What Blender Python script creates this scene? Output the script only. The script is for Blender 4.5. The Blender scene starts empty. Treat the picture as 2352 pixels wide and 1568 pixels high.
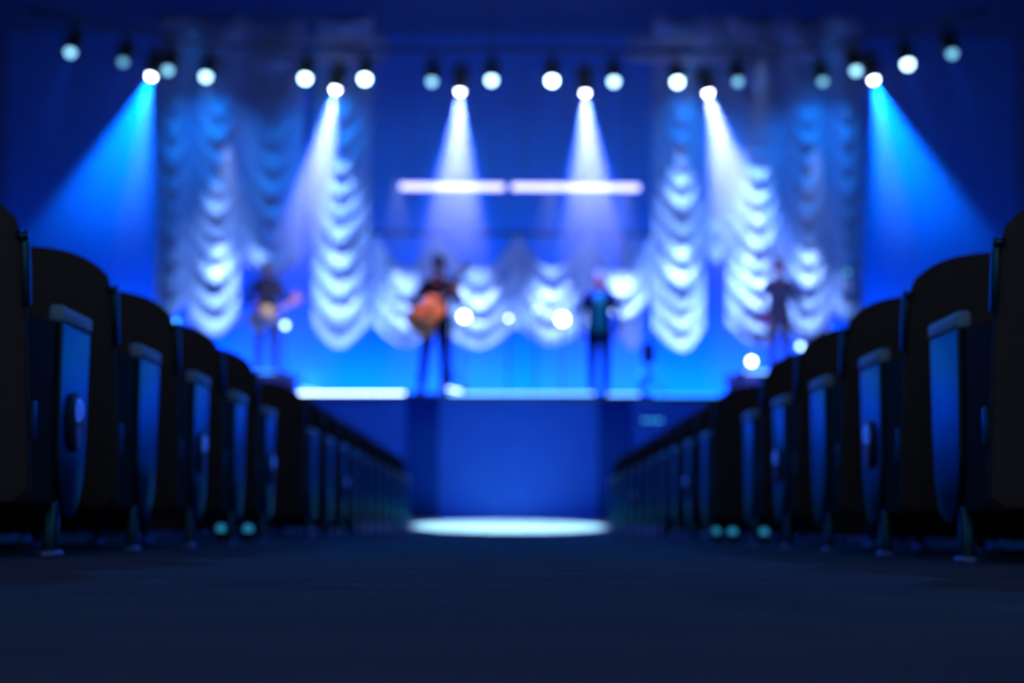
import bpy, bmesh, math, random
from mathutils import Vector, Matrix, Euler
random.seed(7)
C = bpy.context.scene.collection
PI = math.pi
R = math.radians

# ---------------------------------------------------------------- camera
F = 4023.0                                   # focal length in pixels of the 2352 wide frame
CAM = Vector((0.0, 0.0, 0.94))
cam_d = bpy.data.cameras.new('camera'); cam = bpy.data.objects.new('camera', cam_d); C.objects.link(cam)
cam_d.sensor_width = 36.0; cam_d.lens = F / 2352.0 * 36.0
cam_d.clip_start = 0.05; cam_d.clip_end = 200
CAMROT = Matrix.Rotation(R(-0.06), 4, 'Z') @ Matrix.Rotation(R(90 + 3.44), 4, 'X') @ Matrix.Rotation(R(0.38), 4, 'Z')
cam.matrix_world = Matrix.Translation(CAM) @ CAMROT
cam_d.dof.use_dof = True
cam_d.dof.focus_distance = 2.95
cam_d.dof.aperture_fstop = 2.35
bpy.context.scene.camera = cam
def at(px, py, Y):
    d = CAMROT.to_3x3() @ Vector((px - 1176.0, 784.0 - py, -F))
    return CAM + d * (Y - CAM.y) / d.y

# ---------------------------------------------------------------- world, exposure
w = bpy.data.worlds.new('world'); bpy.context.scene.world = w; w.use_nodes = True
bg = w.node_tree.nodes['Background']; bg.inputs[0].default_value = (0.72, 0.78, 1.0, 1); bg.inputs[1].default_value = 0.25
vs = bpy.context.scene.view_settings
vs.view_transform = 'Standard'; vs.look = 'None'; vs.exposure = 0.0; vs.gamma = 1.0; vs.use_curve_mapping = False

BLUE = (0.0, 0.20, 1.0)
def light(name, kind, loc, target, power, col, size=0.1, cone=None, blend=0.3, parent=None):
    l = bpy.data.lights.new(name, kind); l.energy = power; l.color = col
    o = bpy.data.objects.new(name, l); C.objects.link(o)
    d = (Vector(target) - Vector(loc)).normalized()
    M = Matrix.Translation(Vector(loc)) @ d.to_track_quat('-Z', 'Y').to_matrix().to_4x4()
    if kind == 'SPOT':
        l.spot_size = cone; l.spot_blend = blend; l.shadow_soft_size = size
    elif kind == 'AREA':
        l.shape = 'RECTANGLE'; l.size = size[0]; l.size_y = size[1]
    else:
        l.shadow_soft_size = size
    if parent is not None:
        o.parent = parent; o.matrix_parent_inverse = parent.matrix_world.inverted()
    o.matrix_world = M
    return o

# front of house wash lamps above the frame, then added aisle and side fill
DEEP = (0.0, 0.085, 1.0)
light('front_wash_light', 'SPOT', (-3.5, 14.0, 6.6), (-1.5, 23.0, 1.3), 1250, DEEP, 0.15, R(40), 0.8)
light('front_wash_light', 'SPOT', (3.5, 14.0, 6.6), (1.5, 23.0, 1.3), 1250, DEEP, 0.15, R(40), 0.8)
light('aisle_spot_light', 'SPOT', (0.0, 15.5, 6.5), (0.0, 20.75, 0.0), 27000, (0.40, 0.80, 1.0), 0.04, R(16.5), 0.25)
light('added_aisle_fill', 'AREA', (0.0, 12.5, 7.2), (0.0, 13.5, 0.0), 55, (0.0, 0.24, 1.0), (2.5, 2.5))  # added fill for stage light scattered onto the far carpet
for q in (-1, 1):
    light('added_side_fill', 'SPOT', (q * 5.0, 14.5, 6.8), (-q * 1.1, 8.5, .9), 1250, (0.0, 0.22, 1.0), .2, R(66), .9)  # added pair that brightens the armrests along the aisle
# warm key lamps, one on each performer
for x, y, z, pw, c, cn in ((-3.45, 26.0, 3.12, 7500, (1.0, .70, .50), 3.0), (-1.02, 22.9, 2.85, 3200, (1.0, .40, .20), 4.0), (1.15, 23.1, 3.1, 2600, (1.0, .30, .22), 3.4), (3.98, 26.0, 3.5, 900, (1.0, .3, .3), 3.0)):
    light('key_light', 'SPOT', (x * .8, 13.0, 6.4), (x, y, z), pw, c, 0.05, R(cn), 0.5)
# cyclorama lamps on the stage floor behind the drapes, washing the back wall
for x in (-6.0, -3.0, 0.0, 3.0, 6.0):
    light('cyclorama_light', 'AREA', (x, 30.2, 1.72), (x, 30.95, 2.4), 150, (0.0, 0.14, 1.0), (2.8, 0.25))
# unseen lamps added to rake down the drapes, and foot lamps below them
for x, pw in ((-4.9, 210), (-2.9, 190), (2.9, 190), (4.9, 210)):
    light('added_border_light', 'SPOT', (x, 26.6, 7.3), (x, 28.0, 4.2), pw * 1.1, (0.0, 0.26, 1.0), .1, R(80), 1.0)
for x, z, pw in ((-4.4, 5.5, 1500), (-2.9, 5.5, 1000), (-1.75, 5.0, 800), (-.6, 5.0, 750), (.6, 5.0, 800), (1.75, 5.0, 850), (2.6, 5.5, 1100), (3.6, 5.5, 1400), (4.7, 5.5, 1000)):
    light('added_drape_light', 'SPOT', (x, 26.8, z + .1), (x, 27.9, 1.7), pw, (0.42, 0.55, 1.0), .06, R(44), 1.0)
for x, z, zt, pw in ((-2.7, 7.0, 3.9, 850), (2.7, 7.0, 4.0, 850), (3.85, 7.0, 3.9, 1100), (-4.7, 6.8, 3.4, 500)):
    light('added_high_drape_light', 'SPOT', (x, 26.6, z), (x, 27.95, zt), pw, (0.30, 0.48, 1.0), .06, R(30), 1.0)
for x, pw in ((-4.6, 9), (-2.7, 7), (-.9, 7), (.9, 7), (2.6, 7), (4.2, 8)):
    l = light('drape_foot_light', 'AREA', (x, 27.15, 1.70), (x, 27.95, 2.8), pw, (0.45, 0.62, 1.0), (1.3, 0.12)); l.data.spread = R(68)

# ---------------------------------------------------------------- materials
MATS = {}
def mat(name, col, rough=0.6, metal=0.0, emit=0.0, ecol=None, noise=0.12, nscale=30, bump=0.0, sheen=0.0, spec=0.5):
    if name in MATS: return MATS[name]
    m = bpy.data.materials.new(name); m.use_nodes = True; nt = m.node_tree
    p = nt.nodes['Principled BSDF']
    tc = nt.nodes.new('ShaderNodeTexCoord'); nz = nt.nodes.new('ShaderNodeTexNoise')
    nz.inputs['Scale'].default_value = nscale; nz.inputs['Detail'].default_value = 4
    nt.links.new(tc.outputs['Object'], nz.inputs['Vector'])
    mx = nt.nodes.new('ShaderNodeMix'); mx.data_type = 'RGBA'
    mx.inputs[6].default_value = (*[c * (1 - noise) for c in col], 1)
    mx.inputs[7].default_value = (*[min(1, c * (1 + noise)) for c in col], 1)
    nt.links.new(nz.outputs['Fac'], mx.inputs[0]); nt.links.new(mx.outputs[2], p.inputs['Base Color'])
    p.inputs['Roughness'].default_value = rough; p.inputs['Metallic'].default_value = metal
    p.inputs['Specular IOR Level'].default_value = spec
    if sheen: p.inputs['Sheen Weight'].default_value = sheen
    if emit:
        p.inputs['Emission Color'].default_value = (*(ecol or col), 1); p.inputs['Emission Strength'].default_value = emit
    if bump:
        b = nt.nodes.new('ShaderNodeBump'); b.inputs['Strength'].default_value = bump; b.inputs['Distance'].default_value = 0.01
        nt.links.new(nz.outputs['Fac'], b.inputs['Height']); nt.links.new(b.outputs[0], p.inputs['Normal'])
    MATS[name] = m; return m

def carpet_mat():
    m = bpy.data.materials.new('carpet'); m.use_nodes = True; nt = m.node_tree; N = nt.nodes; L = nt.links
    p = N['Principled BSDF']; tc = N.new('ShaderNodeTexCoord')
    n1 = N.new('ShaderNodeTexNoise'); n1.inputs['Scale'].default_value = 170; n1.inputs['Detail'].default_value = 3
    n2 = N.new('ShaderNodeTexNoise'); n2.inputs['Scale'].default_value = 5; n2.inputs['Detail'].default_value = 5
    vo = N.new('ShaderNodeTexVoronoi'); vo.inputs['Scale'].default_value = 90
    for n in (n1, n2, vo): L.new(tc.outputs['Object'], n.inputs['Vector'])
    cr = N.new('ShaderNodeValToRGB'); cr.color_ramp.elements[0].color = (0.012, 0.013, 0.018, 1); cr.color_ramp.elements[1].color = (0.15, 0.125, 0.14, 1)
    cr.color_ramp.elements[0].position = .35; cr.color_ramp.elements[1].position = .68
    mm = N.new('ShaderNodeMath'); mm.operation = 'MULTIPLY_ADD'; mm.inputs[1].default_value = 0.5
    L.new(n1.outputs['Fac'], mm.inputs[0])
    m2 = N.new('ShaderNodeMath'); m2.operation = 'MULTIPLY'; m2.inputs[1].default_value = .5; L.new(n2.outputs['Fac'], m2.inputs[0]); L.new(m2.outputs[0], mm.inputs[2])
    L.new(mm.outputs[0], cr.inputs[0]); L.new(cr.outputs[0], p.inputs['Base Color'])
    p.inputs['Roughness'].default_value = 0.8; p.inputs['Sheen Weight'].default_value = 0.35; p.inputs['Sheen Roughness'].default_value = .35; p.inputs['Sheen Tint'].default_value = (.25, .5, 1, 1)
    ad = N.new('ShaderNodeMath'); ad.operation = 'ADD'; L.new(n1.outputs['Fac'], ad.inputs[0]); L.new(vo.outputs['Distance'], ad.inputs[1])
    b = N.new('ShaderNodeBump'); b.inputs['Strength'].default_value = 1.0; b.inputs['Distance'].default_value = 0.02
    L.new(ad.outputs[0], b.inputs['Height']); L.new(b.outputs[0], p.inputs['Normal'])
    return m

M_carpet = carpet_mat()
M_strip = mat('shadow_band_and_skirt', (0.005, 0.05, 0.26), 0.9, spec=.1)
M_wall = mat('painted_wall', (0.03, 0.05, 0.12), 0.9)
M_cyc = mat('blue_cyclorama_cloth', (0.015, 0.30, 0.80), 0.95, nscale=2)
M_ceil = mat('dark_ceiling', (0.02, 0.04, 0.11), 0.9)
M_fascia = mat('blue_stage_fascia', (0.01, 0.10, 0.50), 0.8, nscale=4)
M_deck = mat('stage_deck', (0.04, 0.045, 0.06), 0.45, nscale=8)
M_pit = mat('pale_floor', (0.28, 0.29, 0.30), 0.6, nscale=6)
M_uph = mat('seat_upholstery', (0.06, 0.06, 0.065), 0.9, nscale=200, bump=0.3)
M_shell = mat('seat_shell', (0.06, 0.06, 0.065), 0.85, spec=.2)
M_side = mat('anodised_side_panel', (0.02, 0.13, 0.20), 0.36, 1.0, nscale=60)
M_side.node_tree.nodes['Principled BSDF'].inputs['Specular Tint'].default_value = (.12, .7, 1, 1)
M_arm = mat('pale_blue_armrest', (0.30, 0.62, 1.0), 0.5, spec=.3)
M_board = mat('black_end_board', (0.018, 0.018, 0.02), 0.85, spec=.15)
M_aisle = mat('aisle_light_glint', (.05, .15, .7), .3, emit=.45, ecol=(.03, .14, 1.0))  # faint glow put in for the blue light the hood reflects
M_foot = mat('painted_foot', (0.16, 0.26, 0.8), 0.4)
M_chrome = mat('chrome', (0.8, 0.8, 0.82), 0.15, 1.0)
M_black = mat('black_metal', (0.015, 0.015, 0.017), 0.5)
M_drape = mat('satin_drape', (0.42, 0.62, 0.95), 0.36, nscale=15, spec=.7)
M_alu = mat('truss_aluminium', (0.5, 0.5, 0.52), 0.35, 0.7)
M_skin = mat('skin', (0.62, 0.22, 0.15), 0.5)
M_nail = M_skin
M_lens = mat('lamp_lens_white', (1, 1, 1), 0.2, emit=26, ecol=(0.85, 0.95, 1.0))
M_led = mat('led_bulb_lavender', (1, 1, 1), 0.3, emit=3.2, ecol=(0.47, 0.47, 1.0))
M_edge = mat('lit_edge_white', (1, 1, 1), 0.3, emit=9, ecol=(0.55, 0.78, 1.0))
M_edge2 = mat('lit_edge_blue', (1, 1, 1), 0.3, emit=4, ecol=(0.18, 0.55, 1.0))
M_edge3 = mat('lit_edge_dim', (1, 1, 1), 0.3, emit=2.2, ecol=(0.03, 0.4, 1.0))

# ---------------------------------------------------------------- mesh helpers
def link_mesh(name, bm, m, parent=None, smooth=True, loc=None):
    me = bpy.data.meshes.new(name)
    bmesh.ops.recalc_face_normals(bm, faces=bm.faces[:])
    bm.to_mesh(me); bm.free(); me.materials.append(m)
    if smooth:
        for p in me.polygons: p.use_smooth = True
    o = bpy.data.objects.new(name, me); C.objects.link(o)
    if parent is not None: o.parent = parent
    if loc is not None: o.location = loc
    return o
def flat(o, ang=35):
    me = o.data; me.set_sharp_from_angle(angle=R(ang)); return o
def tag(o, label=None, cat=None, group=None, kind=None):
    if label: o['label'] = label
    if cat: o['category'] = cat
    if group: o['group'] = group
    if kind: o['kind'] = kind
    return o
def empty(name, loc, label, cat, group=None, rz=0):
    o = bpy.data.objects.new(name, None); C.objects.link(o); o.empty_display_size = .1
    o.location = loc; o.rotation_euler = (0, 0, rz)
    o.matrix_world = Matrix.Translation(Vector(loc)) @ Matrix.Rotation(rz, 4, 'Z')
    return tag(o, label, cat, group)
def box(bm, c, s, bev=0.0, rot=None, seg=2):
    M = Matrix.Translation(Vector(c)) @ (rot.to_4x4() if rot is not None else Matrix.Identity(4)) @ Matrix.Diagonal((s[0], s[1], s[2], 1))
    r = bmesh.ops.create_cube(bm, size=1.0, matrix=M)
    if bev:
        es = list({e for v in r['verts'] for e in v.link_edges})
        bmesh.ops.bevel(bm, geom=es, offset=bev, segments=seg, affect='EDGES', profile=0.5)
def tube(bm, pts, rad, n=12, cap=True):
    pts = [Vector(p) for p in pts]
    if not isinstance(rad, (list, tuple)): rad = [rad] * len(pts)
    rings = []; up = None
    for i, p in enumerate(pts):
        d = (pts[min(i + 1, len(pts) - 1)] - pts[max(i - 1, 0)]).normalized()
        if up is None:
            up = Vector((0, 0, 1)) if abs(d.z) < .9 else Vector((0, 1, 0))
        a = d.cross(up).normalized(); b = a.cross(d).normalized(); up = b
        rings.append([bm.verts.new(p + (a * math.cos(t) + b * math.sin(t)) * rad[i]) for t in [2 * PI * k / n for k in range(n)]])
    for i in range(len(rings) - 1):
        for k in range(n):
            bm.faces.new((rings[i][k], rings[i][(k + 1) % n], rings[i + 1][(k + 1) % n], rings[i + 1][k]))
    if cap:
        bm.faces.new(rings[0][::-1]); bm.faces.new(rings[-1])
def lathe(bm, prof, n=24, M=Matrix.Identity(4)):
    rings = []
    for r, z in prof:
        if r < 1e-6: rings.append([bm.verts.new(M @ Vector((0, 0, z)))])
        else: rings.append([bm.verts.new(M @ Vector((r * math.cos(2 * PI * k / n), r * math.sin(2 * PI * k / n), z))) for k in range(n)])
    for i in range(len(rings) - 1):
        a, b = rings[i], rings[i + 1]
        for k in range(n):
            k2 = (k + 1) % n
            if len(a) == 1 and len(b) == 1: continue
            if len(a) == 1: bm.faces.new((a[0], b[k], b[k2]))
            elif len(b) == 1: bm.faces.new((a[k], a[k2], b[0]))
            else: bm.faces.new((a[k], a[k2], b[k2], b[k]))
def prism(bm, outline, d0, d1, M=Matrix.Identity(4), bev=0.0):
    """outline in local XZ, extruded along local Y from d0 to d1"""
    a = [bm.verts.new(M @ Vector((x, d0, z))) for x, z in outline]
    b = [bm.verts.new(M @ Vector((x, d1, z))) for x, z in outline]
    fs = [bm.faces.new(a), bm.faces.new(b[::-1])]
    n = len(a)
    for i in range(n): bm.faces.new((a[i], a[(i + 1) % n], b[(i + 1) % n], b[i]))
    if bev:
        es = list({e for f in fs for e in f.edges})
        bmesh.ops.bevel(bm, geom=es, offset=bev, segments=2, affect='EDGES', profile=0.5)
def capsule(bm, p0, p1, r0, r1, n=14, sx=1.0):
    p0, p1 = Vector(p0), Vector(p1); d = p1 - p0; L = d.length
    q = d.normalized().to_track_quat('Z', 'Y').to_matrix().to_4x4()
    M = Matrix.Translation(p0) @ q
    prof = [(r0 * math.sin(t), -r0 * math.cos(t)) for t in [PI / 2 * k / 4 for k in range(5)]]
    prof += [(r1 * math.cos(t), L + r1 * math.sin(t)) for t in [PI / 2 * k / 4 for k in range(5)]]
    lathe(bm, [(max(r, 0), z) for r, z in prof], n, M)
def ellipsoid(bm, c, s, rot=None, u=20, v=12):
    M = Matrix.Translation(Vector(c)) @ (rot.to_4x4() if rot is not None else Matrix.Identity(4)) @ Matrix.Diagonal((s[0], s[1], s[2], 1))
    bmesh.ops.create_uvsphere(bm, u_segments=u, v_segments=v, radius=1.0, matrix=M)
def fused(name, bm, m, parent, voxel=0.008, smooth_it=6):
    """overlapping shapes grown together into one continuous skin"""
    o = link_mesh(name, bm, m)
    a = o.modifiers.new('r', 'REMESH'); a.mode = 'VOXEL'; a.voxel_size = voxel
    s = o.modifiers.new('s', 'SMOOTH'); s.iterations = smooth_it; s.factor = 0.5
    dg = bpy.context.evaluated_depsgraph_get()
    me = bpy.data.meshes.new_from_object(o.evaluated_get(dg)); me.name = name
    o.modifiers.clear(); old = o.data; o.data = me; bpy.data.meshes.remove(old)
    if not me.materials: me.materials.append(m)
    for p in me.polygons: p.use_smooth = True
    o.parent = parent
    return o
def copy_thing(root):
    r = root.copy(); C.objects.link(r)
    for ch in root.children:
        c = ch.copy(); C.objects.link(c); c.parent = r; c.matrix_parent_inverse = ch.matrix_parent_inverse.copy()
        for g in ch.children:
            d = g.copy(); C.objects.link(d); d.parent = c; d.matrix_parent_inverse = g.matrix_parent_inverse.copy()
    return r

# ---------------------------------------------------------------- the setting
SL = 0.045; Z0 = 0.856; YE = Z0 / SL          # raked floor: z = Z0 - SL*y, level past YE
def fz(y): return max(0.0, Z0 - SL * y)
YS = 22.5                                     # stage front
ZS = (at(1176, 903, YS)).z                    # stage top
def structure(name, bm, m, smooth=False):
    return tag(link_mesh(name, bm, m, smooth=smooth), kind='structure')
bm = bmesh.new()
prism(bm, [(-1.5, fz(-1.5)), (YE, 0), (YE, -0.3), (-1.5, -0.3)], -9, 9, Matrix(((0, 1, 0, 0), (1, 0, 0, 0), (0, 0, 1, 0), (0, 0, 0, 1))))
structure('floor', bm, M_carpet)
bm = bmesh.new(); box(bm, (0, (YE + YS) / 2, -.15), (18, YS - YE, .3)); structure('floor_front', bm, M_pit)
bm = bmesh.new(); box(bm, (0, (YS + 31) / 2, ZS / 2 - .03), (18, 31 - YS - .1, ZS - .06)); structure('trim_1', bm, M_fascia)
bm = bmesh.new(); box(bm, (0, (YS + 31) / 2 - .02, ZS - .03), (18, 31 - YS, .06), .008); structure('floor_stage', bm, M_deck)
bm = bmesh.new(); box(bm, (0, 31.1, 4), (18, .2, 8.6)); structure('wall_back', bm, M_cyc)
for s, nm in ((-1, 'wall_left'), (1, 'wall_right')):
    bm = bmesh.new(); box(bm, (s * 9.1, 14.8, 4), (.2, 32.6, 8.6)); structure(nm, bm, M_wall)
bm = bmesh.new(); box(bm, (0, 14.8, 8.4), (18.4, 32.8, .2)); structure('ceiling', bm, M_ceil)

# haze filling the stage house: it hangs densest under the lamps and thins towards the deck
bm = bmesh.new(); box(bm, (0, 25.4, (ZS + 8.2) / 2), (17.9, 11.0, 8.2 - ZS - .02))
hm = bpy.data.materials.new('haze'); hm.use_nodes = True; nt = hm.node_tree; nt.nodes.clear()
out = nt.nodes.new('ShaderNodeOutputMaterial'); v_ = nt.nodes.new('ShaderNodeVolumeScatter')
v_.inputs['Color'].default_value = (0.85, 0.93, 1, 1); v_.inputs['Anisotropy'].default_value = 0.1
tc = nt.nodes.new('ShaderNodeTexCoord'); sx = nt.nodes.new('ShaderNodeSeparateXYZ'); mr = nt.nodes.new('ShaderNodeMapRange')
mr.interpolation_type = 'SMOOTHSTEP'
mr.inputs['From Min'].default_value = 3.1; mr.inputs['From Max'].default_value = 4.9; mr.inputs['To Min'].default_value = 0.003; mr.inputs['To Max'].default_value = 0.036
nt.links.new(tc.outputs['Object'], sx.inputs[0]); nt.links.new(sx.outputs['Z'], mr.inputs['Value']); nt.links.new(mr.outputs[0], v_.inputs['Density'])
nt.links.new(v_.outputs[0], out.inputs['Volume'])
hz = link_mesh('stage_haze', bm, hm, smooth=False)
tag(hz, 'thin blue lit haze hanging over the stage', 'haze', kind='stuff')

# ---------------------------------------------------------------- seats
def dome_outline(W, zb, ze, zt, n=22, p=2.3):
    pts = [(0.02, zb), (0.0, zb + .03), (0, ze)]
    for k in range(1, n):
        t = -1 + 2 * k / n
        pts.append((W / 2 + t * W / 2, ze + (zt - ze) * (1 - abs(t) ** p) ** (1 / p)))
    pts += [(W, ze), (W, zb + .03), (W - .02, zb)]
    return pts
W_SEAT = 0.50
RECL = Matrix.Shear('XY', 4, (0, 0))
def back_matrix(side):
    # local X outward from the aisle, local Z up, leaning back towards the camera with height
    M = Matrix.Identity(4); M[1][2] = -0.20; M[1][3] = -0.32
    S = Matrix.Diagonal((side, 1, 1, 1))
    return S @ M
def make_seat(side, end=True, plaque=False):
    root = bpy.data.objects.new('theatre_seat', None); C.objects.link(root)
    B = back_matrix(side); S = Matrix.Diagonal((side, 1, 1, 1))
    def X(v): return side * v
    bm = bmesh.new(); prism(bm, dome_outline(W_SEAT, .13 if end else .045, .70, .845), -.012, .028, B, .01); o = link_mesh('back_shell', bm, M_shell, root); flat(o)
    bm = bmesh.new()
    pad = [(x * .9 + .025, .30 + (z - .30) * .95) if z > .3 else (x * .9 + .025, .30) for x, z in dome_outline(W_SEAT, .30, .70, .84)]
    prism(bm, pad, .026, .085, B, .02); o = link_mesh('backrest', bm, M_uph, root); flat(o, 50)
    # tipped up seat cushion
    bm = bmesh.new(); box(bm, (X(W_SEAT / 2), -.02, .40), (.44, .11, .36), .035, Matrix.Rotation(R(-12), 3, 'X'), 3)
    link_mesh('seat_cushion', bm, M_uph, root)
    if end:
        bm = bmesh.new()
        ol = [(-.36, .13), (.13, .13), (.20, .30), (.20, .565), (-.385, .565)]
        prism(bm, ol, .004, .034, S @ Matrix(((0, 1, 0, 0), (1, 0, 0, 0), (0, 0, 1, 0), (0, 0, 0, 1))), .006); flat(link_mesh('end_board', bm, M_board, root))
        bm = bmesh.new()
        ol = [(-.14, .57)]
        for k in range(0, 17):          # straight sides that close in a long rounded foot
            ang = PI + PI * k / 16
            ol.append((-.004 + .128 * math.cos(ang), .27 + .172 * math.sin(ang)))
        ol.append((.14, .57))
        pan = bmesh.new(); bm.free(); bm = pan
        prism(bm, ol, -.010, .006, S @ Matrix(((0, 1, 0, 0), (1, 0, 0, 0), (0, 0, 1, 0), (0, 0, 0, 1))), .003); p = flat(link_mesh('side_panel', bm, M_side, root))
        p['label'] = 'pale tapering side panel'
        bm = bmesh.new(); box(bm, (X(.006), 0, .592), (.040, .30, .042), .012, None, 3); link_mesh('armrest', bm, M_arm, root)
        bm = bmesh.new(); box(bm, (X(-.006), -.46, .645), (.016, .028, .15), .005, Matrix.Rotation(R(11), 3, 'X')); s_ = link_mesh('side_strut', bm, M_side, root)
        bm = bmesh.new(); tube(bm, [(X(-.012), -.48, .728), (X(.012), -.48, .728)], .011, 12); link_mesh('strut_knob', bm, M_side, s_)
        bm = bmesh.new(); box(bm, (X(-.001), -.345, .32), (.010, .03, .09), .004); link_mesh('hinge_plate', bm, M_side, root)
        bm = bmesh.new(); box(bm, (X(.012), -.095, .07), (.028, .045, .135), .006); lg = link_mesh('leg', bm, M_side, root)
        bm = bmesh.new(); box(bm, (X(.008), -.10, .010), (.035, .09, .016), .006); link_mesh('foot_plate', bm, M_foot, lg)
        if plaque:
            Mx = S @ Matrix.Translation((-.010, -.005, .335)) @ Matrix.Rotation(R(-90), 4, 'Y')
            bm = bmesh.new(); lathe(bm, [(0, 0), (.075, 0), (.075, .006), (.066, .010), (0, .010)], 28, Mx); pl = flat(link_mesh('aisle_light', bm, M_black, root))
            bm = bmesh.new()
            lathe(bm, [(0.0, .022), (.018, .020), (.028, .015), (.033, .008)], 20, S @ Matrix.Translation((-.010, 0, .365)) @ Matrix.Rotation(R(-90), 4, 'Y'))
            link_mesh('light_hood', bm, M_aisle, pl)
            bm = bmesh.new(); prism(bm, [(-.028, .325), (.028, .325), (.016, .275), (-.004, .268)], -.014, -.024, S @ Matrix(((0, 1, 0, 0), (1, 0, 0, 0), (0, 0, 1, 0), (0, 0, 0, 1)))); flat(link_mesh('number_plate', bm, M_foot, pl))
    else:
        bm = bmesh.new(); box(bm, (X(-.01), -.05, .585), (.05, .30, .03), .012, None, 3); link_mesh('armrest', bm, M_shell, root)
        bm = bmesh.new(); box(bm, (X(-.01), -.09, .29), (.03, .06, .56), .006); lg = link_mesh('leg', bm, M_shell, root)
        bm = bmesh.new(); box(bm, (X(-.01), -.10, .010), (.05, .15, .018), .006); link_mesh('foot_plate', bm, M_foot, lg)
    return root
PITCH = .907; LAT = 1.10
NTH = ['first', 'second', 'third', 'fourth', 'fifth', None, 'sixth', 'seventh', 'eighth', 'ninth', 'tenth', 'eleventh', 'twelfth', 'thirteenth', 'fourteenth', 'fifteenth', 'sixteenth']
for side, sn in ((-1, 'left'), (1, 'right')):
    protos = {'end': make_seat(side), 'plq': make_seat(side, plaque=True), 'in': make_seat(side, end=False)}
    used = set()
    plq_rows = (0, 2, 4, 8) if side < 0 else (1, 3, 7, 12)
    for k in range(17):
        if k == 5: continue
        y = 4.375 + PITCH * k
        for j in range(3):
            kind = 'in' if j else ('plq' if k in plq_rows else 'end')
            o = protos[kind]
            if kind in used: o = copy_thing(o)
            used.add(kind)
            o.location = (side * (LAT + (W_SEAT + .045) * j), y, fz(y)); o.rotation_euler = (-math.atan(SL), 0, 0)
            if j:
                tag(o, 'black upholstered theatre seat further in from the aisle, %s block' % sn, 'seat', 'inner theatre seats of the %s block' % sn)
            else:
                w_ = 'black aisle seat with pale side panel%s, %s row back on the %s' % (' and round light' if kind == 'plq' else '', NTH[k], sn)
                tag(o, w_, 'seat', 'aisle seats of the %s block' % sn)

# low row lamps shining in the gap between the seat blocks
dimteal = mat('row_lamp_glass', (.2, .6, .8), .3, emit=.55, ecol=(.03, .35, .6))
def row_lamp(px, Y, lab):
    p = at(px, 1215, Y)
    e = empty('row_lamp', (p.x, Y, fz(Y)), lab, 'floor lamp', 'low lamps between the seat blocks')
    bm = bmesh.new(); box(bm, (0, 0, .025), (.05, .05, .05), .008); link_mesh('base', bm, M_black, e)
    bm = bmesh.new(); lathe(bm, [(0.020, .05), (.024, .062), (.018, .078), (0, .084)], 16); link_mesh('bulb', bm, dimteal, e)
row_lamp(1683, 9.2, 'small teal floor lamp nearest the aisle in the gap between right hand seats')
row_lamp(1645, 9.9, 'small teal floor lamp further back in the gap between right hand seats')
row_lamp(1755, 9.1, 'small teal floor lamp furthest from the aisle in the right hand gap')
row_lamp(508, 8.5, 'small teal floor lamp in the gap between left hand seats, outer one')
row_lamp(570, 8.5, 'small teal floor lamp in the gap between left hand seats, inner one')

# ---------------------------------------------------------------- Austrian drapes
def drape(x0, x1, top, bot, sag, per, bias, label, Y=28.0, phase=0.0, fold=0.2):
    per *= 1.0; fold *= 1.05; start = .85 if top > 400 else .25
    """one column of swags between two gathers; sizes read off the photograph are turned into metres"""
    k = Y / F; X0 = at(x0, top, Y).x; X1 = at(x1, top, Y).x; ZT = at((x0 + x1) / 2, top, Y).z; ZB = at((x0 + x1) / 2, bot, Y).z
    sg = sag * k; pr = per * k; Wd = X1 - X0; H = ZT - ZB
    nu = 40; nv = max(40, int(H / pr * 22))
    rng = random.Random(int(x0)); ph = [rng.uniform(0, 6.28) for _ in range(4)]
    um = 0.5 + bias * .30
    bm = bmesh.new(); g = []
    for j in range(nv + 1):
        v = j / nv; row = []; hang = v * (H - sg * .28)
        c = hang / pr + phase + .12 * math.sin(hang * 2.3 + ph[3]); t = c % 1.0; amp = .9 + .12 * math.sin(math.floor(c) * 2.1 + ph[0])
        b_ = math.sin(PI / 2 * t / .78) ** 1.1 if t < .78 else math.cos(PI / 2 * (t - .78) / .22)
        for i in range(nu + 1):
            u = i / nu
            q = max(0, min(1, (u / um) if u < um else (1 - u) / (1 - um)))
            bowl = math.sin(q * PI / 2) ** 1.1
            y = -fold * b_ * bowl * amp - .05 * bowl
            y += .022 * (1 - bowl) * math.sin(u * 50 + ph[1]) + .010 * math.sin(u * 23 + hang * 4 + ph[2])
            z = ZT - hang - sg * (1 - .72 * v) * bowl * min(1, start + v * 4) - .45 * pr * b_ * bowl * min(1, v * 8)
            row.append(bm.verts.new((X0 + Wd * u, y, z)))
        g.append(row)
    for j in range(nv):
        for i in range(nu): bm.faces.new((g[j][i], g[j][i + 1], g[j + 1][i + 1], g[j + 1][i]))
    o = link_mesh('swag_curtain', bm, M_drape); o.location = (0, Y, 0)
    so = o.modifiers.new('thickness', 'SOLIDIFY'); so.thickness = .006
    return tag(o, label, 'curtain', 'gathered swag curtains at the back of the stage')
drape(368, 444, 34, 700, 50, 62, .2, 'narrow swag curtain at the far left edge of the stage', fold=.16)
drape(444, 560, 34, 765, 95, 60, .35, 'tall swag curtain second from the left edge of the stage', phase=.3, fold=.22)
drape(560, 700, 34, 625, 120, 70, .25, 'wide swag curtain above the leftmost guitarist, raised at its hem', phase=.1, fold=.27)
drape(724, 858, 34, 772, 105, 64, .0, 'bright tall swag curtain between the two guitarists', phase=.6, fold=.25)
drape(858, 1000, 534, 772, 95, 66, .2, 'low swag curtain behind and left of the orange guitar', phase=.2, fold=.22)
drape(1000, 1190, 534, 778, 105, 62, .15, 'low wide swag curtain right of the orange guitar', phase=.5, fold=.25)
drape(1190, 1352, 534, 778, 105, 62, -.1, 'low swag curtain behind the two small lamps and largest round lamp', phase=.8, fold=.25)
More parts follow.
